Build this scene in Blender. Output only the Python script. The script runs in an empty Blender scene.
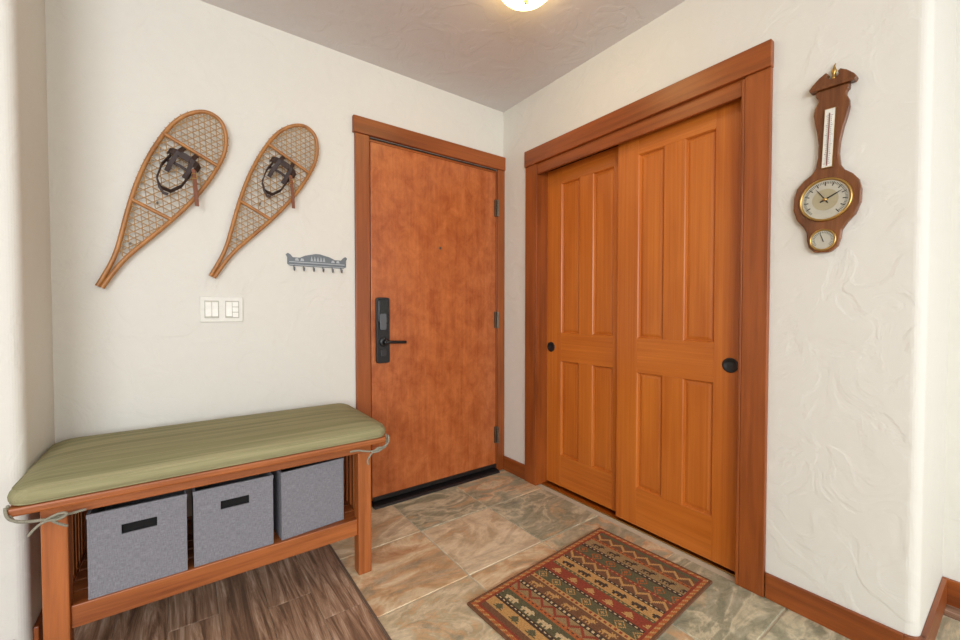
import bpy, math, random
from mathutils import Vector, Matrix
random.seed(7)
S = bpy.context.scene
COL = S.collection
try:
    S.view_settings.view_transform = 'Standard'
except Exception:
    pass

CAMZ = 1.09; XW = 1.793; YW = 2.182; H = 2.44; XL = -0.386; YL = 1.82; YC = 0.200; XR = 2.30

def lin(c):
    out = []
    for v in c[:3]:
        v = v/255.0
        out.append(v/12.92 if v <= 0.04045 else ((v+0.055)/1.055)**2.4)
    return (*out, 1.0)

# ------------------------------------------------------------ materials
def new_mat(name):
    m = bpy.data.materials.new(name); m.use_nodes = True
    nt = m.node_tree; b = nt.nodes['Principled BSDF']
    return m, nt, b

def coords(nt, scale=(1, 1, 1), rot=(0, 0, 0), loc=(0, 0, 0)):
    tc = nt.nodes.new('ShaderNodeTexCoord'); mp = nt.nodes.new('ShaderNodeMapping')
    mp.inputs['Scale'].default_value = scale; mp.inputs['Rotation'].default_value = rot; mp.inputs['Location'].default_value = loc
    nt.links.new(tc.outputs['Object'], mp.inputs['Vector'])
    return mp.outputs['Vector']

def noise(nt, vec, scale, detail=4, rough=.55, dist=0):
    n = nt.nodes.new('ShaderNodeTexNoise'); n.inputs['Scale'].default_value = scale
    n.inputs['Detail'].default_value = detail; n.inputs['Roughness'].default_value = rough
    n.inputs['Distortion'].default_value = dist
    nt.links.new(vec, n.inputs['Vector']); return n.outputs['Fac']

def ramp(nt, fac, stops, interp='LINEAR'):
    r = nt.nodes.new('ShaderNodeValToRGB'); cr = r.color_ramp; cr.interpolation = interp
    while len(cr.elements) < len(stops): cr.elements.new(0.5)
    for e, (p, c) in zip(cr.elements, stops):
        e.position = p; e.color = c
    nt.links.new(fac, r.inputs['Fac']); return r.outputs['Color']

def mix(nt, fac, a, b, mode='MIX'):
    m = nt.nodes.new('ShaderNodeMix'); m.data_type = 'RGBA'; m.blend_type = mode
    if hasattr(fac, 'links'): nt.links.new(fac, m.inputs[0])
    else: m.inputs[0].default_value = fac
    for s, v in ((m.inputs[6], a), (m.inputs[7], b)):
        if hasattr(v, 'links'): nt.links.new(v, s)
        else: s.default_value = v
    return m.outputs[2]

def bump(nt, bsdf, h, strength, dist):
    b = nt.nodes.new('ShaderNodeBump'); b.inputs['Strength'].default_value = strength
    b.inputs['Distance'].default_value = dist
    nt.links.new(h, b.inputs['Height']); nt.links.new(b.outputs['Normal'], bsdf.inputs['Normal'])

def flat(name, c, rough=.5, metal=0):
    m, nt, b = new_mat(name)
    b.inputs['Roughness'].default_value = rough
    b.inputs['Metallic'].default_value = metal
    v = coords(nt); n = noise(nt, v, 60, 3)
    col = mix(nt, n, tuple(x*.9 for x in lin(c)[:3])+(1,), tuple(min(1, x*1.08) for x in lin(c)[:3])+(1,))
    nt.links.new(col, b.inputs['Base Color'])
    return m

def wood(name, dark, light, axis='Z', rough=.38, fine=38, along=1.6, cloud=3.0, cloudamt=.35):
    m, nt, b = new_mat(name)
    sc = {'X': (along, fine, fine), 'Y': (fine, along, fine), 'Z': (fine, fine, along)}[axis]
    n = noise(nt, coords(nt, sc), 1.0, 8, .68, .5)
    c1 = ramp(nt, n, [(.34, lin(dark)), (.66, lin(light))])
    sc2 = {'X': (.5, 3, 3), 'Y': (3, .5, 3), 'Z': (3, 3, .5)}[axis]
    n2 = noise(nt, coords(nt, sc2), cloud, 3, .5, .3)
    c2 = ramp(nt, n2, [(.35, lin(dark)), (.65, lin(light))])
    c = mix(nt, cloudamt, c1, c2)
    nt.links.new(c, b.inputs['Base Color'])
    b.inputs['Roughness'].default_value = rough
    bump(nt, b, n, .08, .002)
    return m

def wall_mat(name, c, amt=.35):
    m, nt, b = new_mat(name)
    v = coords(nt)
    n = noise(nt, v, 7, 4, .5, 1.0)
    r = ramp(nt, n, [(.46, (0, 0, 0, 1)), (.55, (1, 1, 1, 1))])
    n2 = noise(nt, v, 26, 4, .6, .4)
    hh = mix(nt, .4, r, n2)
    col = mix(nt, n2, tuple(x*.96 for x in lin(c)[:3])+(1,), lin(c))
    nt.links.new(col, b.inputs['Base Color'])
    b.inputs['Roughness'].default_value = .7
    bump(nt, b, hh, amt, .006)
    return m

M_WALL = wall_mat('wall_plaster', (223, 220, 210), .27)
M_CEIL = wall_mat('ceiling_plaster', (222, 219, 218), .25)
TD, TL = (114, 54, 16), (166, 88, 34)
M_TRIMZ = wood('trim_wood_vertical', TD, TL, 'Z', cloudamt=.5)
M_TRIMX = wood('trim_wood_x', TD, TL, 'X', cloudamt=.5)
M_TRIMY = wood('trim_wood_y', TD, TL, 'Y', cloudamt=.5)
CD, CL = (176, 90, 24), (206, 120, 44)
M_CLO = wood('closet_fir', CD, CL, 'Z', rough=.33, fine=60, along=.9, cloudamt=.4)
M_CLOY = wood('closet_fir_rail', CD, CL, 'Y', rough=.33, fine=60, along=.9, cloudamt=.4)
BD, BL_ = (120, 60, 22), (186, 108, 54)
M_BENZ = wood('bench_wood_z', BD, BL_, 'Z')
M_BENX = wood('bench_wood_x', BD, BL_, 'X')
M_BENY = wood('bench_wood_y', BD, BL_, 'Y')
M_BAR = wood('barometer_walnut', (84, 46, 22), (142, 88, 48), 'Z', rough=.25)
M_BLACK = flat('black_metal', (22, 22, 24), .35)
M_DARK = flat('gap_shade_black', (12, 10, 10), .95)  # near-black sheet colour that paints the shade behind gaps and slots
M_BRASS = flat('brass', (190, 155, 90), .3, 1)
M_STEEL = flat('hinge_nickel', (120, 112, 100), .35, .9)
M_WHITE = flat('white_plastic', (226, 224, 214), .35)
M_GREY = flat('pewter_metal', (112, 118, 122), .5, .4)
M_LEATHER = flat('dark_leather', (52, 34, 28), .55)
M_LEATHB = flat('brown_leather', (120, 66, 34), .55)
M_RAW = flat('rawhide', (166, 130, 84), .6)
M_ASH = wood('ash_frame', (136, 82, 36), (190, 132, 70), 'Z', fine=30)

def entry_mat():
    m, nt, b = new_mat('cherry_veneer')
    n = noise(nt, coords(nt, (46, 46, 2.2)), 1, 8, .7, .8)
    cl = noise(nt, coords(nt, (1.2, 1.2, .9)), 11, 8, .75, .4)
    c1 = ramp(nt, n, [(.34, lin((148, 72, 30))), (.66, lin((194, 108, 56)))])
    c2 = ramp(nt, cl, [(.38, lin((152, 74, 30))), (.62, lin((202, 120, 66)))])
    nt.links.new(mix(nt, .55, c1, c2), b.inputs['Base Color'])
    b.inputs['Roughness'].default_value = .32
    return m
M_ENTRY = entry_mat()

def island_offset(nt):
    g = nt.nodes.new('ShaderNodeNewGeometry')
    tc = nt.nodes.new('ShaderNodeTexCoord'); off = nt.nodes.new('ShaderNodeVectorMath'); off.operation = 'ADD'
    sc = nt.nodes.new('ShaderNodeMath'); sc.operation = 'MULTIPLY'; sc.inputs[1].default_value = 40
    nt.links.new(g.outputs['Random Per Island'], sc.inputs[0])
    nt.links.new(tc.outputs['Object'], off.inputs[0]); nt.links.new(sc.outputs[0], off.inputs[1])
    return g.outputs['Random Per Island'], off.outputs[0]

def tile_mat(k, cols):
    m, nt, b = new_mat('slate_tile_%d' % k)
    rot = (0, 0, .5+k*.9)
    v = coords(nt, (1, 1.9, 1), rot, (k*3.7, k*1.9, k*5.1))
    n = noise(nt, v, 2.4, 10, .6, 1.3)
    ps = (.36, .43, .48, .52, .57, .64)
    c = ramp(nt, n, [(p, lin(q)) for p, q in zip(ps, cols)])
    n3 = noise(nt, v, 11, 8, .72, .8)
    c = mix(nt, .28, c, ramp(nt, n3, [(.38, lin((130, 122, 102))), (.5, lin((198, 184, 152))), (.62, lin((244, 232, 206)))]))
    nt.links.new(c, b.inputs['Base Color']); b.inputs['Roughness'].default_value = .36
    bump(nt, b, mix(nt, .5, n, n3), .6, .010)
    return m
PALS = [
    [(122, 130, 112), (150, 154, 130), (214, 208, 178), (148, 152, 130), (132, 142, 122), (196, 170, 130)],   # green grey
    [(202, 148, 104), (222, 186, 142), (240, 220, 184), (226, 198, 156), (212, 166, 116), (174, 156, 128)],   # tan rust
    [(166, 156, 130), (202, 186, 150), (230, 212, 178), (194, 182, 148), (218, 178, 130), (156, 154, 132)],   # beige
    [(136, 140, 120), (176, 172, 146), (224, 204, 168), (208, 162, 116), (160, 160, 138), (130, 138, 120)],   # mixed
    [(192, 170, 140), (222, 202, 168), (240, 224, 192), (224, 204, 168), (196, 176, 142), (212, 172, 126)],   # cream
]
M_TILES = [tile_mat(i, p) for i, p in enumerate(PALS)]
M_GROUT = flat('grout', (206, 196, 174), .9)

def plank_mat():
    m, nt, b = new_mat('brown_oak_plank')
    rnd, v = island_offset(nt)
    base = ramp(nt, rnd, [(0, lin((150, 116, 92))), (.5, lin((182, 152, 128))), (1, lin((164, 126, 100)))])
    mp = nt.nodes.new('ShaderNodeMapping'); mp.inputs['Scale'].default_value = (26, 1.6, 1)
    nt.links.new(v, mp.inputs['Vector'])
    n = noise(nt, mp.outputs[0], 1, 9, .72, 1.8)
    gr = ramp(nt, n, [(.36, lin((58, 42, 32))), (.45, lin((124, 94, 72))), (.54, lin((178, 146, 120))), (.66, lin((232, 212, 192)))])  # oak grain; palest tone also paints in the bright window reflection
    nt.links.new(mix(nt, .72, base, gr), b.inputs['Base Color'])
    b.inputs['Roughness'].default_value = .3
    bump(nt, b, n, .25, .003)
    return m
M_PLANK = plank_mat()

def cushion_mat():
    m, nt, b = new_mat('sage_cushion')
    n = noise(nt, coords(nt, (3, 220, 60)), 1, 4, .6)
    c = ramp(nt, n, [(.35, lin((124, 120, 84))), (.65, lin((160, 153, 114)))])
    n2 = noise(nt, coords(nt, (.6, 34, 2)), 1, 3, .6)
    st = ramp(nt, n2, [(.38, lin((122, 119, 84))), (.5, lin((143, 139, 101))), (.62, lin((166, 158, 120)))])
    nt.links.new(mix(nt, .45, c, st), b.inputs['Base Color'])
    b.inputs['Roughness'].default_value = .95
    bump(nt, b, noise(nt, coords(nt), 400, 2), .3, .001)
    return m
M_CUSH = cushion_mat()

def fabric_mat(name, d, l):
    m, nt, b = new_mat(name)
    a = noise(nt, coords(nt, (600, 600, 60)), 1, 2); c2 = noise(nt, coords(nt, (60, 60, 600)), 1, 2)
    n = mix(nt, .5, a, c2)
    nt.links.new(ramp(nt, n, [(.36, lin(d)), (.64, lin(l))]), b.inputs['Base Color'])
    b.inputs['Roughness'].default_value = .95
    bump(nt, b, n, .3, .001)
    return m
M_BIN = fabric_mat('grey_linen', (108, 107, 112), (142, 141, 146))
M_CORD = fabric_mat('cord_fabric', (124, 120, 104), (156, 152, 134))

# ------------------------------------------------------------ mesh builder
class MB:
    def __init__(s): s.v = []; s.f = []; s.mi = []; s.mats = []
    def m(s, mat):
        if mat not in s.mats: s.mats.append(mat)
        return s.mats.index(mat)
    def box(s, x0, x1, y0, y1, z0, z1, mat):
        x0, x1 = min(x0, x1), max(x0, x1); y0, y1 = min(y0, y1), max(y0, y1); z0, z1 = min(z0, z1), max(z0, z1)
        n = len(s.v)
        s.v += [(x0,y0,z0),(x1,y0,z0),(x1,y1,z0),(x0,y1,z0),(x0,y0,z1),(x1,y0,z1),(x1,y1,z1),(x0,y1,z1)]
        for q in ((0,3,2,1),(4,5,6,7),(0,1,5,4),(1,2,6,5),(2,3,7,6),(3,0,4,7)):
            s.f.append([n+i for i in q]); s.mi.append(s.m(mat))
    def prism(s, pts, to3, d0, d1, mat):
        n = len(s.v); k = len(pts)
        s.v += [to3(p, d0) for p in pts] + [to3(p, d1) for p in pts]
        s.f.append([n+i for i in range(k)][::-1]); s.mi.append(s.m(mat))
        s.f.append([n+k+i for i in range(k)]); s.mi.append(s.m(mat))
        for i in range(k):
            j = (i+1) % k
            s.f.append([n+i, n+j, n+k+j, n+k+i]); s.mi.append(s.m(mat))
    def rings(s, rings, mat, cap0=True, cap1=True):
        n = len(s.v); k = len(rings[0])
        for r in rings: s.v += [tuple(p) for p in r]
        for a in range(len(rings)-1):
            for i in range(k):
                j = (i+1) % k
                s.f.append([n+a*k+i, n+a*k+j, n+(a+1)*k+j, n+(a+1)*k+i]); s.mi.append(s.m(mat))
        if cap0: s.f.append([n+i for i in range(k)][::-1]); s.mi.append(s.m(mat))
        if cap1: s.f.append([n+(len(rings)-1)*k+i for i in range(k)]); s.mi.append(s.m(mat))
    def done(s, name, parent=None, bevel=0, smooth=False, seg=2):
        me = bpy.data.meshes.new(name); me.from_pydata(s.v, [], s.f)
        for mt in s.mats: me.materials.append(mt)
        for p, i in zip(me.polygons, s.mi): p.material_index = i
        import bmesh
        bm = bmesh.new(); bm.from_mesh(me); bmesh.ops.recalc_face_normals(bm, faces=bm.faces); bm.to_mesh(me); bm.free()
        if smooth:
            for p in me.polygons: p.use_smooth = True
        o = bpy.data.objects.new(name, me); COL.objects.link(o)
        if parent: o.parent = parent
        if bevel:
            b = o.modifiers.new('bevel', 'BEVEL'); b.width = bevel; b.segments = seg; b.limit_method = 'ANGLE'; b.angle_limit = math.radians(40)
        return o

def empty(name, loc=(0, 0, 0)):
    o = bpy.data.objects.new(name, None); COL.objects.link(o); o.location = loc; o.empty_display_size = .1; return o

def tube(name, splines, r, mat, parent=None, cyclic=False, res=3, smooth=True):
    cu = bpy.data.curves.new(name, 'CURVE'); cu.dimensions = '3D'; cu.bevel_depth = r; cu.bevel_resolution = res
    cu.use_fill_caps = True
    for pts in splines:
        sp = cu.splines.new('NURBS' if (smooth and len(pts) > 2) else 'POLY'); sp.points.add(len(pts)-1)
        for p, q in zip(sp.points, pts): p.co = (*q, 1)
        if sp.type == 'NURBS':
            sp.order_u = 3; sp.use_endpoint_u = True
        sp.use_cyclic_u = cyclic
    cu.materials.append(mat)
    o = bpy.data.objects.new(name, cu); COL.objects.link(o)
    if parent: o.parent = parent
    return o

def ribbon(mb, pts, side, th, mat):
    side = Vector(side)
    rs = []
    for i, p in enumerate(pts):
        p = Vector(p); a = Vector(pts[max(0, i-1)]); b = Vector(pts[min(len(pts)-1, i+1)])
        n = (b-a).cross(side)
        n = n.normalized()*th/2 if n.length > 1e-9 else Vector((0, th/2, 0))
        rs.append([p-side-n, p+side-n, p+side+n, p-side+n])
    mb.rings(rs, mat)

def disc_rings(c, prof, axis, seg=40):
    out = []
    for r, h in prof:
        ring = []
        for i in range(seg):
            a = 2*math.pi*i/seg; u, v = r*math.cos(a), r*math.sin(a)
            if axis == 'X-': ring.append((c[0]-h, c[1]+u, c[2]+v))
            elif axis == 'Y-': ring.append((c[0]+u, c[1]-h, c[2]+v))
            else: ring.append((c[0]+u, c[1]+v, c[2]+h))
        out.append(ring)
    return out

XY = lambda p, d: (p[0], p[1], d)
XZ = lambda p, d: (p[0], d, p[1])

def rrect(x0, x1, y0, y1, r, n=6):
    pts = []
    for cx, cy, a0 in ((x1-r, y1-r, 0), (x0+r, y1-r, 90), (x0+r, y0+r, 180), (x1-r, y0+r, 270)):
        for i in range(n+1):
            a = math.radians(a0+90*i/n); pts.append((cx+r*math.cos(a), cy+r*math.sin(a)))
    return pts

# ------------------------------------------------------------ room shell
DX0, DX1, DZ = .842, 1.735, 2.03
CY0, CY1, CZ = .690, 1.850, 1.988
b = MB(); b.box(XL, DX0, YW, YW+.14, 0, H, M_WALL); b.box(DX1, XW+.16, YW, YW+.14, 0, H, M_WALL)
b.box(DX0, DX1, YW, YW+.14, DZ, H, M_WALL); b.box(DX0-.05, DX1+.05, YW+.14, YW+.16, 0, DZ+.05, M_DARK); b.done('wall_back')
r = .03
arc = lambda cx, cy, a0, a1, r, n=8: [(cx+r*math.cos(math.radians(a0+(a1-a0)*i/n)), cy+r*math.sin(math.radians(a0+(a1-a0)*i/n))) for i in range(n+1)]
b = MB(); b.box(XW, XW+.118, CY1, YW, 0, H, M_WALL); b.box(XW, XW+.118, CY0, CY1, CZ, H, M_WALL)
b.box(XW+.118, XW+.13, CY0, CY1+.02, 0, CZ+.02, M_DARK)  # unseen dark panel added to stop light leaking past the closet doors
fp = [(XW+.118, CY0), (XW, CY0)] + arc(XW+r, YC+r, 180, 270, r) + [(XR, YC), (XR, YC+.13), (XW+.118, YC+.13)]
b.prism(fp, XY, 0, H, M_WALL); b.done('wall_right')
b = MB()
fp = [(XL, YW+.14)] + [(XL, YW)] + arc(XL-r, YL+r, 0, -90, r) + [(-2.8, YL), (-2.8, YW+.14)]
b.prism(fp, XY, 0, H, M_WALL); b.done('wall_left')
b = MB(); b.box(XR, XR+.1, -3.2, YC+.13, 0, H, M_WALL); b.done('wall_hall')
b = MB(); b.box(-2.9, -2.8, -3.2, YW, 0, H, M_WALL); b.done('wall_far_left')
b = MB(); b.box(-2.9, XR+.1, -3.2, YW+.16, H, H+.1, M_CEIL); b.done('ceiling')

# floors
TX0 = .548
b = MB(); b.box(-2.9, XR+.1, -3.2, YW+.16, -.06, -.004, M_GROUT); b.done('floor')
b = MB(); T = .42; g = .0042
xs = [TX0, .95] + [.95+T*i for i in range(1, 4)]
ys = [1.372+T*i for i in range(-5, 3)]
LAY = {len(ys)-2-k: v for k, v in enumerate([[4, 0, 3, 0], [1, 4, 0, 2], [2, 1, 3, 0], [4, 3, 0, 4], [1, 2, 0, 3], [0, 1, 4, 2], [3, 2, 1, 0]])}
for i in range(len(xs)-1):
    for j in range(len(ys)-1):
        x0, x1, y0, y1 = xs[i]+g, xs[i+1]-g, ys[j]+g, ys[j+1]-g
        x1 = min(x1, XW if (ys[j] > YC) else XW+.4); y1 = min(y1, YW+.02)
        if x1-x0 < .02 or y1-y0 < .02: continue
        b.box(x0, x1, y0, y1, -.006, 0, M_TILES[LAY.get(j, [0, 1, 2, 3])[i % 4]])
b.done('floor_tiles', bevel=.002)
b = MB(); pw = .148; x = TX0-.004
while x > -2.8:
    y = -3.2 - random.random()*1.0
    while y < YW:
        L = 1.25
        y0, y1 = max(y, -3.2), min(y+L, YW-.001)
        if y1 > y0+.01: b.box(max(x-pw+.001, -2.8), x-.001, y0+.001, y1-.001, -.006, 0, M_PLANK)
        y += L
    x -= pw
b.box(XW+.41, XR, -3.2, YC, -.006, 0, M_PLANK)
b.done('floor_planks', bevel=.0008)
b = MB(); b.box(TX0-.005, TX0+.004, -.7, YW-.001, 0, .002, flat('transition_strip', (112, 98, 86), .4)); b.done('trim_4', bevel=.0008)

# ------------------------------------------------------------ trims: entry door
b = MB()
b.box(.762, DX0, YW-.018, YW, 0, 2.04, M_TRIMZ)
b.box(DX1-.002, XW, YW-.018, YW, 0, 2.04, M_TRIMZ)
b.box(.752, XW, YW-.026, YW, 2.04, 2.128, M_TRIMX)
b.box(DX0-.004, DX0+.006, YW-.005, YW+.1, 0, DZ, M_TRIMZ); b.box(DX1-.006, DX1+.004, YW-.005, YW+.1, 0, DZ, M_TRIMZ)
b.box(DX0, DX1, YW, YW+.1, DZ-.012, DZ+.012, M_TRIMX)
b.done('trim_1', bevel=.003)
door = empty('door_1')
b = MB(); b.box(DX0+.009, DX1-.009, YW-.004, YW+.04, .03, DZ-.014, M_ENTRY); b.done('slab', door, bevel=.003)
b = MB(); b.prism(rrect(.874, .95, .80, 1.165, .012), XZ, YW-.026, YW-.005, M_BLACK)
b.prism(rrect(.882, .942, 1.02, 1.155, .012), XZ, YW-.034, YW-.025, flat('keypad_black', (10, 10, 12), .12))
b.prism(rrect(.889, .927, .985, 1.075, .008), XZ, YW-.037, YW-.033, flat('reader_grey', (88, 90, 94), .3))
b.prism(rrect(.895, .93, .84, .875, .008), XZ, YW-.031, YW-.025, flat('lock_cylinder', (70, 70, 72), .3, .8))
b.rings(disc_rings((.915, YW-.025, .918), [(.026, 0), (.026, .008), (.013, .012), (.012, .045)], 'Y-', 24), M_BLACK)
b.done('lock_plate', door, bevel=.002)
tube('lever', [[(.913, YW-.066, .918), (.93, YW-.07, .919), (.97, YW-.068, .917), (1.03, YW-.066, .914)]], .009, M_BLACK, door)
b = MB()
b.rings(disc_rings((1.29, YW-.004, 1.475), [(.009, 0), (.009, .003), (.005, .004)], 'Y-', 20), M_STEEL); b.done('peephole', door)
b = MB()
for hz in (1.78, 1.03, .25):
    for k in range(5):
        b.rings([[(DX1-.005+.007*math.cos(a*math.pi/6), YW-.024+.007*math.sin(a*math.pi/6), z) for a in range(12)] for z in (hz-.055+k*.022, hz-.035+k*.022)], M_STEEL)
    b.box(DX1-.024, DX1-.004, YW-.0185, YW-.0045, hz-.055, hz+.055, M_STEEL)
b.done('hinges', door)
b = MB(); b.prism([(YW-.05, 0), (YW-.042, .012), (YW+.02, .026), (YW+.06, .026), (YW+.06, 0)], lambda p, d: (d, p[0], p[1]), DX0+.007, DX1-.007, M_BLACK)
b.box(DX0+.01, DX1-.01, YW-.012, YW-.003, .028, .05, M_BLACK); b.done('threshold', door, bevel=.001)

# ------------------------------------------------------------ closet trim + doors
b = MB()
b.box(XW-.02, XW, CY1, CY1+.088, 0, CZ+.005, M_TRIMZ)
b.box(XW-.02, XW, CY0-.088, CY0, 0, CZ+.005, M_TRIMZ)
b.box(XW-.030, XW, CY0-.090, CY1+.088, CZ+.005, CZ+.102, M_TRIMY)
b.box(XW-.012, XW+.004, CY0, CY1, CZ-.06, CZ+.005, M_TRIMY)
b.box(XW-.02, XW+.11, CY1-.012, CY1, 0, CZ, M_TRIMZ); b.box(XW-.02, XW+.11, CY0, CY0+.012, 0, CZ, M_TRIMZ)
b.done('trim_2', bevel=.003)

def panel_door(name, xf, y0, y1, hy):
    d = empty(name); th = .03; z0, z1 = .015, CZ-.03
    b = MB(); st = .116; ms = .098
    w = (y1-y0-2*st-ms)/2
    cols = [(y0+st, y0+st+w), (y1-st-w, y1-st)]
    rows = [(.205, .785), (.955, 1.86)]
    b.box(xf, xf+th, y0, cols[0][0], z0, z1, M_CLO); b.box(xf, xf+th, cols[1][1], y1, z0, z1, M_CLO)
    b.box(xf+.0008, xf+th, cols[0][0], cols[1][1], z0, rows[0][0], M_CLOY)
    b.box(xf+.0008, xf+th, cols[0][0], cols[1][1], rows[0][1], rows[1][0], M_CLOY)
    b.box(xf+.0008, xf+th, cols[0][0], cols[1][1], rows[1][1], z1, M_CLOY)
    for rr in rows: b.box(xf+.0012, xf+th, cols[0][1], cols[1][0], rr[0], rr[1], M_CLO)
    b.done('frame', d, bevel=.0012)
    b = MB()
    for c in cols:
        for rr in rows:
            rs = []
            for ins, dep in ((0, .001), (.004, .005), (.007, .013), (.010, .014), (.022, .010)):
                rs.append([(xf+dep, c[0]+ins, rr[0]+ins), (xf+dep, c[1]-ins, rr[0]+ins), (xf+dep, c[1]-ins, rr[1]-ins), (xf+dep, c[0]+ins, rr[1]-ins)])
            b.rings(rs, M_CLO, cap0=False)
    b.done('panels', d)
    b = MB()
    b.rings(disc_rings((xf+.001, hy, .866), [(.031, 0), (.031, .004), (.026, .006), (.022, .002), (.0, .001)], 'X-', 32), M_BLACK)
    b.done('pull', d, smooth=True)
    return d
panel_door('door_2', XW+.038, .703, 1.297, .752)
panel_door('door_3', XW+.077, 1.235, 1.838, 1.802)
b = MB(); b.box(XW+.03, XW+.112, .703, 1.838, 0, .006, M_BRASS); b.done('trim_3')

# ------------------------------------------------------------ baseboards
def bb(name, segs):
    b = MB()
    for (x0, x1, y0, y1, m) in segs: b.box(x0, x1, y0, y1, 0, .095, m)
    return b.done(name, bevel=.003)
bb('baseboard_right', [(XW-.014, XW, CY1+.09, YW-.02, M_TRIMY), (XW-.014, XW, YC+.03, CY0-.09, M_TRIMY)])
bb('baseboard_return', [(XW+.02, XR-.015, YC-.014, YC, M_TRIMX)])
b = MB()
b.prism(arc(XW+.03, YC+.03, 180, 270, .03+.014)+arc(XW+.03, YC+.03, 270, 180, .0305), XY, 0, .095, M_TRIMX); b.done('baseboard_corner')
bb('baseboard_hall', [(XR-.014, XR, -3.2, YC, M_TRIMY)])
bb('baseboard_back', [(XL+.014, .76, YW-.014, YW, M_TRIMX)])
bb('baseboard_left', [(XL, XL+.014, YL+.03, YW, M_TRIMY), (-2.8, XL-.03, YL-.014, YL, M_TRIMX)])

# ------------------------------------------------------------ bench
bench = empty('storage_bench')
bx0, bx1, by0, by1 = -.322, .635, 1.635, 2.10; L = .055
b = MB()
for x in (bx0, bx1-L):
    for y in (by0, by1-L): b.box(x, x+L, y, y+L, 0, .507, M_BENZ)
b.done('legs', bench, bevel=.004)
b = MB()
b.box(bx0+L, bx1-L, by0+.012, by0+.034, .165, .232, M_BENX); b.box(bx0+L, bx1-L, by1-.034, by1-.012, .165, .232, M_BENX)
b.box(bx0+L-.02, bx1-L+.02, by0+.010, by0+.036, .5075, .542, M_BENX); b.box(bx0+L, bx1-L, by1-.034, by1-.012, .49, .542, M_BENX)
for x in (bx0+.014, bx1-.036):
    b.box(x, x+.022, by0+L, by1-L, .165, .222, M_BENY); b.box(x, x+.022, by0+L, by1-L, .475, .542, M_BENY)
b.box(bx0, bx1, by0, by0+L, .507, .542, M_BENX); b.box(bx0, bx1, by1-L, by1, .507, .542, M_BENX)
b.done('rails', bench, bevel=.003)
b = MB()
for x in (bx0+.02, bx1-.033):
    for i in range(7):
        y = by0+L+.022+i*.048; b.box(x, x+.012, y, y+.026, .222, .475, M_BENZ)
b.done('side_slats', bench, bevel=.002)
b = MB()
for i in range(6):
    y = by0+.036+i*.066; b.box(bx0+.04, bx1-.04, y, y+.058, .214, .230, M_BENX)
b.done('shelf_slats', bench, bevel=.002)
b = MB(); b.box(-.378, .688, 1.598, 2.13, .542, .566, M_BENX); b.done('seat_board', bench, bevel=.006)
def cring(ins, z, x0=-.3825, x1=.698, y0=1.592, y1=2.14, r=.055):
    return [(p[0], p[1], z) for p in rrect(x0+ins, x1-ins, y0+ins, y1-ins, max(.012, r-ins*.5), 8)]
b = MB()
prof = [(.02, .567), (.006, .570), (0, .578), (-.001, .588), (.002, .599), (.010, .609), (.026, .618), (.06, .626), (.11, .632), (.18, .636), (.24, .637)]
b.rings([cring(i, z) for i, z in prof], M_CUSH)
b.done('cushion', bench, smooth=True)
tube('cushion_piping', [[p for p in cring(.009, .6075)], [p for p in cring(.004, .572)]], .0026, M_CUSH, bench, cyclic=True, smooth=False)
sp = []
sp.append([(-.378, 1.60, .572), (-.376, 1.588, .545), (-.345, 1.585, .53), (-.30, 1.590, .522), (-.262, 1.605, .518), (-.225, 1.612, .520)])
sp.append([(-.378, 1.62, .570), (-.370, 1.588, .536), (-.33, 1.588, .524), (-.295, 1.588, .523), (-.28, 1.592, .503), (-.262, 1.60, .488)])
sp.append([(-.30, 1.586, .523), (-.275, 1.578, .538), (-.255, 1.582, .530), (-.275, 1.588, .515), (-.30, 1.587, .521), (-.322, 1.583, .508), (-.335, 1.588, .488)])
sp.append([(.696, 1.60, .572), (.70, 1.592, .545), (.67, 1.590, .530), (.63, 1.588, .520), (.59, 1.588, .528), (.56, 1.592, .538), (.535, 1.600, .533)])
sp.append([(.696, 1.625, .57), (.696, 1.60, .53), (.66, 1.592, .52), (.625, 1.588, .520), (.645, 1.580, .536), (.668, 1.584, .528), (.64, 1.588, .512), (.62, 1.588, .520)])
sp.append([(.625, 1.588, .520), (.61, 1.586, .505), (.60, 1.590, .488), (.605, 1.592, .47)])
tube('cushion_ties', sp, .0036, M_CORD, bench)

# ------------------------------------------------------------ storage bins
def bin_(name, x0, x1, y0, handle=True, rot=0, zt=.487):
    e = MB(); w = x1-x0; dp = .30; h = zt-.2325; t = .006
    X0, X1, Y0, Y1 = -w/2, w/2, 0, dp
    e.box(X0, X1, Y0, Y1, 0, t, M_BIN)
    e.box(X0, X0+t, Y0, Y1, t, h, M_BIN); e.box(X1-t, X1, Y0, Y1, t, h, M_BIN); e.box(X0+t, X1-t, Y1-t, Y1, t, h, M_BIN)
    if handle:
        hw, hz0, hz1 = .043, h*.68, h*.795
        e.box(X0+t, X1-t, Y0, Y0+t, t, hz0, M_BIN); e.box(X0+t, X1-t, Y0, Y0+t, hz1, h, M_BIN)
        e.box(X0+t, -hw, Y0, Y0+t, hz0, hz1, M_BIN); e.box(hw, X1-t, Y0, Y0+t, hz0, hz1, M_BIN)
        e.box(-hw-.01, hw+.01, Y0+t+.004, Y0+t+.006, hz0-.01, hz1+.01, M_DARK)  # black sheet paints the bin's shaded inside behind the handle slot
        e.box(-hw, hw, Y0+t, Y0+t+.004, hz0, hz0+.001, M_DARK)
    else:
        e.box(X0+t, X1-t, Y0, Y0+t, t, h, M_BIN)
    e.box(X0-.0015, X1+.0015, Y0-.0015, Y0, h-.012, h, M_BIN); e.box(X0-.0015, X0, Y0, Y1, h-.012, h, M_BIN)
    o = e.done(name, bevel=.0025); o.location = ((x0+x1)/2, y0, .2325); o.rotation_euler = (0, 0, rot)
    return o
bin_('fabric_storage_bin', -.230, .010, 1.652)
bin_('fabric_storage_bin', .028, .268, 1.655)
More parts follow.
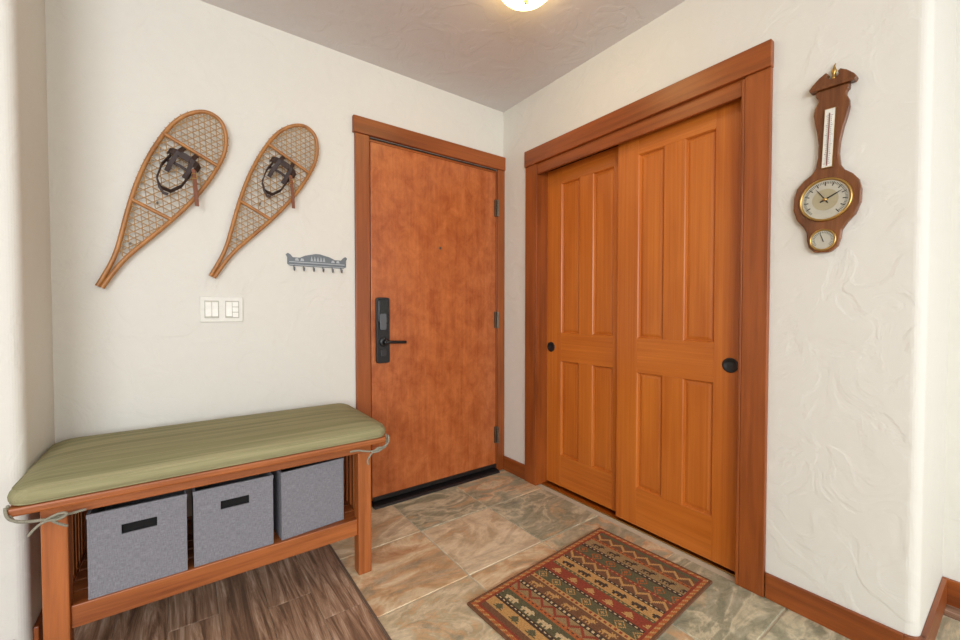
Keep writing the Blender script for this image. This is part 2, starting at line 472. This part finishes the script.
bin_('fabric_storage_bin', .296, .534, 1.668, handle=False, rot=math.radians(5))

# ------------------------------------------------------------ snowshoes
HP = [(0, .007), (.08, .009), (.15, .018), (.22, .036), (.3, .058), (.4, .082), (.5, .099), (.6, .107), (.7, .105), (.76, .092), (.81, .066), (.842, .034), (.85, 0)]
def hw(s):
    for (a, wa), (c, wc) in zip(HP, HP[1:]):
        if a <= s <= c: return wa+(wc-wa)*(s-a)/(c-a)
    return 0
def snowshoe(name, tail, ax):
    e = empty(name); A = Vector((ax[0], 0, ax[1])).normalized(); P = Vector((A.z, 0, -A.x)); O = Vector((tail[0], YW-.024, tail[1]))
    W = lambda s, w, d=0: tuple(O + A*s + P*w + Vector((0, -d - (.02*(s-.7)/.15 if s > .7 else 0), 0)))
    left = [W(s, -w) for s, w in HP]; right = [W(s, w) for s, w in HP[::-1][1:]]
    tube('frame', [left+right], .0085, M_ASH, e)
    tube('crossbars', [[W(.36, -hw(.36), .004), W(.36, hw(.36), .004)], [W(.665, -hw(.665), .004), W(.665, hw(.665), .004)]], .0078, M_ASH, e)
    sp = []
    def fam(ang, spc, s0, s1):
        d = Vector((math.cos(ang), math.sin(ang))); n = Vector((-d.y, d.x)); k = -40
        while k < 60:
            base = n*((k+.25)*spc) + Vector((s0, 0)); run = []
            t = -1.0
            while t < 1.0:
                q = base + d*t
                if s0 <= q.x <= s1 and abs(q.y) < hw(q.x)-.002: run.append(q.copy())
                else:
                    if len(run) > 2: sp.append((run[0], run[-1]))
                    run = []
                t += .003
            k += 1
    for ang in (90, 30, -30):
        fam(math.radians(ang), .0270, .37, .66)
        fam(math.radians(ang), .0210, .675, .85)
        fam(math.radians(ang), .0230, .14, .35)
    tube('lacing', [[W(a.x, a.y, .001), W(c.x, c.y, .001)] for a, c in sp], .0020, M_RAW, e, res=1)
    wr = []
    for side in (-1, 1):
        s = .2
        while s < .82:
            w = hw(s)*side
            wr.append([W(s, w*1.0-.011*side, .004), W(s+.002, w, .0105), W(s+.004, w+.0095*side, .002)]); s += .0270
    tube('frame_wraps', wr, .0016, M_RAW, e, res=1)
    m = MB(); sd = lambda k: tuple(A*k)
    ribbon(m, [W(.610, -.062, .006), W(.613, -.05, .024), W(.615, -.02, .040), W(.615, .015, .040), W(.61, .045, .026), W(.605, .058, .006)], sd(.014), .004, M_LEATHER)
    ribbon(m, [W(.60, -.048, .008), W(.54, -.052, .030), W(.48, -.040, .034), W(.455, -.012, .030), W(.46, .02, .030), W(.50, .040, .030), W(.60, .044, .008)], (0, -.008, .005), .0035, M_LEATHER)
    ribbon(m, [W(.655, -.024, .012), W(.62, -.028, .044), W(.56, -.032, .022), W(.53, -.03, .008)], tuple(P*.009), .003, M_LEATHER)
    ribbon(m, [W(.655, .024, .012), W(.62, .024, .044), W(.57, .032, .022), W(.54, .03, .008)], tuple(P*.009), .003, M_LEATHER)
    ribbon(m, [W(.57, -.056, .006), W(.572, -.04, .018), W(.575, 0, .022), W(.572, .04, .018), W(.57, .058, .006)], sd(.006), .003, M_LEATHER)
    q = Vector(W(.565, .058, .03)); ribbon(m, [tuple(q+Vector((-.004, 0, .03))), tuple(q), tuple(q+Vector((.004, -.004, -.06))), tuple(q+Vector((.008, .0, -.125)))], (.0075, 0, 0), .003, M_LEATHB)
    q = Vector(W(.48, -.038, .03)); ribbon(m, [tuple(q+Vector((0, 0, .02))), tuple(q), tuple(q+Vector((.004, -.004, -.03))), tuple(q+Vector((.018, -.004, -.055))), tuple(q+Vector((.034, -.004, -.06)))], (.002, 0, .006), .003, M_LEATHER)
    m.done('binding', e, bevel=.001)
    bq = Vector(W(.565, .058, .034))
    tube('buckle', [[tuple(bq+Vector(v)) for v in ((-.009, 0, -.010), (.009, 0, -.010), (.009, 0, .010), (-.009, 0, .010), (-.009, 0, -.010))]], .0015, M_BRASS, e, smooth=False)
    nb = MB()
    for s_ in (.672, .2, .4):
        q = W(s_, 0); nb.box(q[0]-.003, q[0]+.003, YW-.034, YW, q[2]-.003, q[2]+.003, M_STEEL)
    nb.done('wall_pegs', e, bevel=.001)
    return e
snowshoe('snowshoe', (-.250, 1.183), (.452, .892))
snowshoe('snowshoe', (.117, 1.240), (.480, .877))

# ------------------------------------------------------------ key rack
kr = empty('key_rack'); b = MB(); yk = YW
cx, cz = .570, 1.333
out = [(-.143, -.012), (-.143, .022), (-.150, .034), (-.140, .042), (-.128, .034), (-.118, .022), (-.085, .022), (-.06, .034), (-.035, .040), (-.01, .046), (.01, .046), (.035, .040), (.06, .034), (.085, .022), (.118, .022), (.128, .034), (.140, .042), (.150, .034), (.143, .022), (.143, -.012), (.13, -.02), (-.13, -.02)]
b.prism([(cx+p, cz+q) for p, q in out], XZ, yk-.006, yk, M_GREY); b.done('plate', kr, bevel=.001)
b = MB(); M_GREYL = flat('pewter_light', (178, 182, 184), .5, .3)
for i in (-.03, -.015, 0, .015, .03):
    for k, (w_, z_) in enumerate(((.007, .008), (.005, .015), (.003, .022))):
        b.prism([(cx+i-w_, cz+z_), (cx+i+w_, cz+z_), (cx+i, cz+z_+.010)], XZ, yk-.009, yk-.0055, M_GREYL)
b.box(cx-.135, cx+.135, yk-.009, yk-.0055, cz-.003, cz+.001, M_GREYL)
b.box(cx-.135, cx+.135, yk-.009, yk-.0055, cz-.017, cz-.014, M_GREYL)
for i in (-.1, -.075, .075, .1): b.prism([(cx+i-.009, cz+.006), (cx+i+.009, cz+.006), (cx+i+.005, cz+.018), (cx+i-.005, cz+.018)], XZ, yk-.009, yk-.0055, M_GREYL)
b.done('relief', kr)
tube('hooks', [[(cx+i, yk-.004, cz-.012), (cx+i, yk-.01, cz-.022), (cx+i, yk-.012, cz-.038), (cx+i, yk-.024, cz-.046), (cx+i, yk-.032, cz-.036), (cx+i, yk-.033, cz-.028)] for i in (-.115, -.07, -.023, .023, .07, .115)], .0026, M_GREY, kr)

# ------------------------------------------------------------ switch plate
sw = empty('light_switch'); b = MB()
b.prism(rrect(.071, .236, 1.04, 1.154, .006), XZ, YW-.007, YW, M_WHITE); b.done('cover_plate', sw, bevel=.003)
b = MB(); MW2 = flat('switch_rocker', (240, 239, 230), .25); MG = flat('switch_line', (184, 180, 166), .6)
for cxs, kind in ((.1145, 0), (.1925, 1)):
    b.box(cxs-.027, cxs+.027, YW-.0082, YW-.0068, 1.058, 1.136, MG)
    for k in (-1, 1):
        x = cxs + k*.0125 - .0115
        if kind == 0 or k == -1:
            b.prism([(YW-.007, 1.062), (YW-.013, 1.066), (YW-.009, 1.097), (YW-.011, 1.128), (YW-.007, 1.132)], lambda p, d: (d, p[0], p[1]), x, x+.023, MW2)
        else:
            for q in range(3): b.box(x, x+.023, YW-.011, YW-.0075, 1.062+q*.024, 1.083+q*.024, MW2)
b.done('rockers', sw, bevel=.001)

# ------------------------------------------------------------ barometer
bar = empty('wall_barometer', (XW, .437, 1.467)); bar.rotation_euler = (math.radians(2.0), 0, 0); bar.scale = (1, 1.04, 1.055)
BL = lambda p, d: (-d, p[0], p[1])
prof = [(-.168, .020), (-.150, .038), (-.125, .044), (-.1, .046), (-.078, .058), (-.055, .076), (-.02, .087), (.02, .087), (.05, .079), (.072, .062), (.088, .042), (.105, .032), (.14, .027), (.18, .028), (.22, .034), (.255, .042), (.28, .046), (.30, .044), (.318, .036), (.328, .036), (.335, .043), (.352, .043)]
out = [(w, z) for z, w in prof] + [(-w, z) for z, w in prof[::-1]]
b = MB(); b.prism(out, BL, .001, .022, M_BAR)
b.done('body', bar, bevel=.006, seg=3)
b = MB()
b.prism([(-.056, .352), (.056, .352), (.060, .362), (-.060, .362)], BL, .001, .032, M_BAR)
ped = [(.060, .362), (.052, .374), (.034, .392), (.018, .402), (.012, .396), (.016, .386), (.006, .378), (0, .377)]
b.prism(ped + [(-x, z) for x, z in ped[::-1][1:]], BL, .001, .028, M_BAR)
b.done('pediment', bar, bevel=.002)
b = MB()
fin = [(.005, .376), (.008, .383), (.004, .390), (.005, .396), (.008, .403), (.005, .411), (.001, .424)]
b.rings([[(-.014+r_*math.cos(a*math.pi/8), r_*math.sin(a*math.pi/8), z_) for a in range(16)] for r_, z_ in fin], M_BRASS)
b.done('finial', bar, smooth=True)
M_DIAL = flat('dial_silver', (196, 192, 176), .35, .3); M_DIALG = flat('dial_gold', (186, 176, 146), .3, .5); M_INK = flat('dial_ink', (30, 26, 22), .5)
b = MB()
b.rings(disc_rings((-.020, 0, 0), [(.069, 0), (.069, .008), (.066, .012), (.062, .009), (.061, .004)], 'X-', 48), M_BRASS, cap0=False, cap1=False)
b.rings(disc_rings((-.020, 0, -.128), [(.035, 0), (.035, .008), (.0325, .010), (.030, .008), (.029, .004)], 'X-', 40), M_BRASS, cap0=False, cap1=False)
b.done('bezels', bar, smooth=True)
b = MB()
b.rings(disc_rings((-.0225, 0, 0), [(.0615, 0), (.0615, .002)], 'X-', 48), M_DIAL)
b.rings(disc_rings((-.0247, 0, 0), [(.034, 0), (.034, .0006)], 'X-', 48), M_DIALG)
b.rings(disc_rings((-.0225, 0, -.128), [(.0295, 0), (.0295, .002)], 'X-', 40), M_DIAL)
b.box(-.030, -.021, -.014, .014, .10, .285, M_BRASS)
b.box(-.0315, -.029, -.0125, .0125, .102, .283, M_WHITE)
b.done('faces', bar)
b = MB()
for i in range(60):
    a = math.radians(-140+i*280/59); r0, r1 = (.044, .057) if i % 5 == 0 else (.050, .057); w_ = .0014 if i % 5 == 0 else .0007
    s_, c_ = math.sin(a), math.cos(a)
    q = [(r0*s_-w_*c_, r0*c_+w_*s_), (r0*s_+w_*c_, r0*c_-w_*s_), (r1*s_+w_*c_, r1*c_-w_*s_), (r1*s_-w_*c_, r1*c_+w_*s_)]
    b.prism(q, BL, .0245, .0252, M_INK)
for i in range(24):
    a = math.radians(-130+i*260/23); s_, c_ = math.sin(a), math.cos(a); r0, r1, w_ = .021, .027, .0006
    q = [(r0*s_-w_*c_, -.128+r0*c_+w_*s_), (r0*s_+w_*c_, -.128+r0*c_-w_*s_), (r1*s_+w_*c_, -.128+r1*c_-w_*s_), (r1*s_-w_*c_, -.128+r1*c_+w_*s_)]
    b.prism(q, BL, .0245, .0252, M_INK)
for i in range(26):
    z = .112+i*.006; ww = .009 if i % 5 == 0 else .006
    b.box(-.0322, -.0314, .003, ww, z, z+.0008, M_INK); b.box(-.0322, -.0314, -ww, -.003, z, z+.0008, M_INK)
def hand(ang, L_, w_, d0, cz=0):
    a = math.radians(ang); s_, c_ = math.sin(a), math.cos(a)
    pts = [(-L_*.3, -w_), (-L_*.3, w_), (L_*.6, w_*.8), (L_, 0), (L_*.6, -w_*.8)]
    b.prism([(l*s_+w*c_, cz+l*c_-w*s_) for l, w in pts], BL, d0, d0+.001, M_INK)
hand(-60, .05, .0022, .0265); hand(35, .046, .0015, .028); hand(20, .024, .001, .0262, -.128)
b.done('markings', bar)
b = MB(); b.rings([[(-.0325+.0015*math.cos(a*math.pi/4), .0015*math.sin(a*math.pi/4), z) for a in range(8)] for z in (.106, .27)], flat('thermometer_spirit', (120, 40, 35), .3))
b.rings(disc_rings((-.028, 0, 0), [(.005, 0), (.005, .003), (.002, .005)], 'X-', 16), M_BRASS)
b.done('tube_and_pin', bar)
tube('hanging_hook', [[(-.003, 0, .395), (-.010, 0, .405), (-.012, 0, .425), (-.004, 0, .43)]], .002, M_BRASS, bar)

# ------------------------------------------------------------ ceiling light
cl = empty('ceiling_light'); c = (1.158, 1.265, H)
b = MB(); b.rings(disc_rings(c, [(.122, 0), (.126, -.010), (.120, -.018), (.110, -.020)], 'Z', 48), M_BRASS); b.done('canopy', cl, smooth=True)
mg, nt, bs = new_mat('frosted_glass_lit')
bs.inputs['Base Color'].default_value = lin((250, 240, 215)); bs.inputs['Emission Color'].default_value = lin((255, 218, 150)); bs.inputs['Emission Strength'].default_value = 18
b = MB(); b.rings(disc_rings(c, [(.116*math.cos(a*math.pi/20), -.016-.066*math.sin(a*math.pi/20)) for a in range(0, 10)]+[(.003, -.082)], 'Z', 48), mg); b.done('glass_dome', cl, smooth=True)
b = MB(); b.rings(disc_rings(c, [(.008, -.08), (.010, -.085), (.005, -.090), (.006, -.094), (.001, -.098)], 'Z', 20), M_BRASS); b.done('finial_knob', cl, smooth=True)

# ------------------------------------------------------------ rug (woven cell by cell)
PAL = {'r': (146, 64, 42), 'g': (96, 92, 64), 'k': (70, 54, 42), 'y': (194, 150, 90), 'c': (206, 182, 138), 'o': (178, 100, 52), 'b': (118, 80, 54), 'n': (154, 128, 86)}
def rugm(k, c):
    m, nt, bs = new_mat('rug_yarn_'+k)
    n = noise(nt, coords(nt), 260, 3, .7)
    nt.links.new(ramp(nt, n, [(.3, tuple(x*.6 for x in lin(c)[:3])+(1,)), (.7, tuple(min(1, x*1.3) for x in lin(c)[:3])+(1,))]), bs.inputs['Base Color'])
    bs.inputs['Roughness'].default_value = 1; bump(nt, bs, n, .6, .002); return m
RM = {k: rugm(k, c) for k, c in PAL.items()}
keys = list(PAL)
BEAR = ["..............", "..kk...........", ".kkkkkkkkk.....", "kkkkkkkkkkkk...", "..kkkkkkkkkk...", "..kk.kk..kk....", "..kk.kk..kk...."]
TREE = ["......k......", ".....kkk.....", "....kkkkk....", "...kkkkkkk...", "....kkkkk....", "..kkkkkkkkk..", "......k......"]
MOOSE = ["k.k.k.........", ".kkk..........", "kkkkkkkkkk....", "..kkkkkkkkk...", "...kk...kk....", "...k.k..k.k...", "...k.k..k.k..."]
bands = [(4, 'b', None, None), (9, 'y', 'tree', 'g'), (3, 'k', 'dots', 'c'), (10, 'g', 'bear', 'c'), (3, 'o', 'dots', 'k'), (8, 'n', 'zig', 'r'), (3, 'k', 'dots', 'c'),
         (10, 'b', 'moose', 'y'), (3, 'y', 'dots', 'r'), (9, 'g', 'dia', 'y'), (3, 'k', 'dots', 'c'), (10, 'r', 'tree', 'y'), (3, 'g', 'dots', 'y'), (10, 'y', 'bear', 'k'),
         (3, 'k', 'dots', 'c'), (9, 'b', 'zig', 'y'), (3, 'r', 'dots', 'y'), (10, 'g', 'dia', 'o'), (4, 'k', 'dots', 'c'), (10, 'n', 'moose', 'k'), (3, 'o', 'dots', 'k'), (9, 'b', 'zig', 'y'), (4, 'g', None, None)]
NX, NY = 168, 104; RWX, RWY = .835, .525
def rcol(i, j):
    if i < 2 or j < 2 or i >= NX-2 or j >= NY-2: return 'b'
    if i < 5 or j < 5 or i >= NX-5 or j >= NY-5: return 'o' if (i+j) % 6 < 4 else 'y'
    if i < 7 or j < 7 or i >= NX-7 or j >= NY-7: return 'r'
    x = i-7
    tot = sum(t[0] for t in bands); sc = (NX-14)/tot; acc = 0
    for w, bg, mo, fg in bands:
        if x < (acc+w)*sc:
            l = int((x-acc*sc)/sc)
            if mo == 'dots': return fg if (l == w//2 and j % 4 < 2) else bg
            if mo == 'zig':
                t = abs((j % 12)-6); return fg if abs(t-l+1) < 1.5 else bg
            if mo == 'dia':
                t = abs((j % 14)-7)+abs(l-w/2+.5); return fg if (t < 2 or 3.5 < t < 5) else bg
            if mo in ('tree', 'bear', 'moose'):
                spx = {'tree': TREE, 'bear': BEAR, 'moose': MOOSE}[mo]; row = len(spx)-1-(l-1)
                if 0 <= row < len(spx):
                    s_ = spx[row]; q = j % 16
                    if q < len(s_) and s_[q] == 'k': return fg
            return bg
        acc += w
    return 'g'
vs, fs, mi = [], [], []
for j in range(NY+1):
    for i in range(NX+1):
        x = (i/NX-.5)*RWX; y = (j/NY-.5)*RWY
        vs.append((x, y, .009+.0007*math.sin(i*1.7)*math.sin(j*1.9)))
for j in range(NY):
    for i in range(NX):
        a = j*(NX+1)+i; fs.append((a, a+1, a+NX+2, a+NX+1)); mi.append(keys.index(rcol(i, j)))
n0 = len(vs); hx, hy = RWX/2, RWY/2
vs += [(-hx, -hy, .0005), (hx, -hy, .0005), (hx, hy, .0005), (-hx, hy, .0005)]
ed = [list(range(0, NX+1)), [k*(NX+1)+NX for k in range(NY+1)], [NY*(NX+1)+NX-k for k in range(NX+1)], [(NY-k)*(NX+1) for k in range(NY+1)]]
for q in range(4):
    fs.append(tuple([n0+q] + [n0+(q+1) % 4] + ed[q][::-1])); mi.append(keys.index('b'))
fs.append((n0+3, n0+2, n0+1, n0)); mi.append(0)
me = bpy.data.meshes.new('lodge_rug'); me.from_pydata(vs, [], fs)
for k in keys: me.materials.append(RM[k])
for p, m_ in zip(me.polygons, mi): p.material_index = m_
rug = bpy.data.objects.new('lodge_rug', me); COL.objects.link(rug)
rug.location = (1.275, .995, .001); rug.rotation_euler = (0, 0, .055)

# ------------------------------------------------------------ lights
def area(name, loc, target, sx, sy, power, col):
    l = bpy.data.lights.new(name, 'AREA'); l.shape = 'RECTANGLE'; l.size = sx; l.size_y = sy; l.energy = power; l.color = col
    o = bpy.data.objects.new(name, l); COL.objects.link(o); o.location = loc
    o.rotation_euler = (Vector(target)-Vector(loc)).to_track_quat('-Z', 'Y').to_euler()
area('window_daylight_a', (-1.9, -2.6, 1.7), (.7, 2.1, .9), 2.0, 1.6, 120, (.90, .95, 1.0))
area('window_daylight_b', (.6, -3.0, 1.6), (.8, 2.0, .9), 1.6, 1.6, 32, (.94, .97, 1.0))
w = bpy.data.worlds.new('daylight'); S.world = w; w.use_nodes = True
w.node_tree.nodes['Background'].inputs[0].default_value = (.91, .955, 1, 1); w.node_tree.nodes['Background'].inputs[1].default_value = 1.15

cam = bpy.data.cameras.new('camera'); cam.sensor_width = 36; cam.lens = 410/960*36; cam.clip_start = .01
co = bpy.data.objects.new('camera', cam); COL.objects.link(co)
co.location = (0, 0, CAMZ); co.rotation_euler = (math.radians(90-1.26), 0, math.radians(-36.2))
S.camera = co
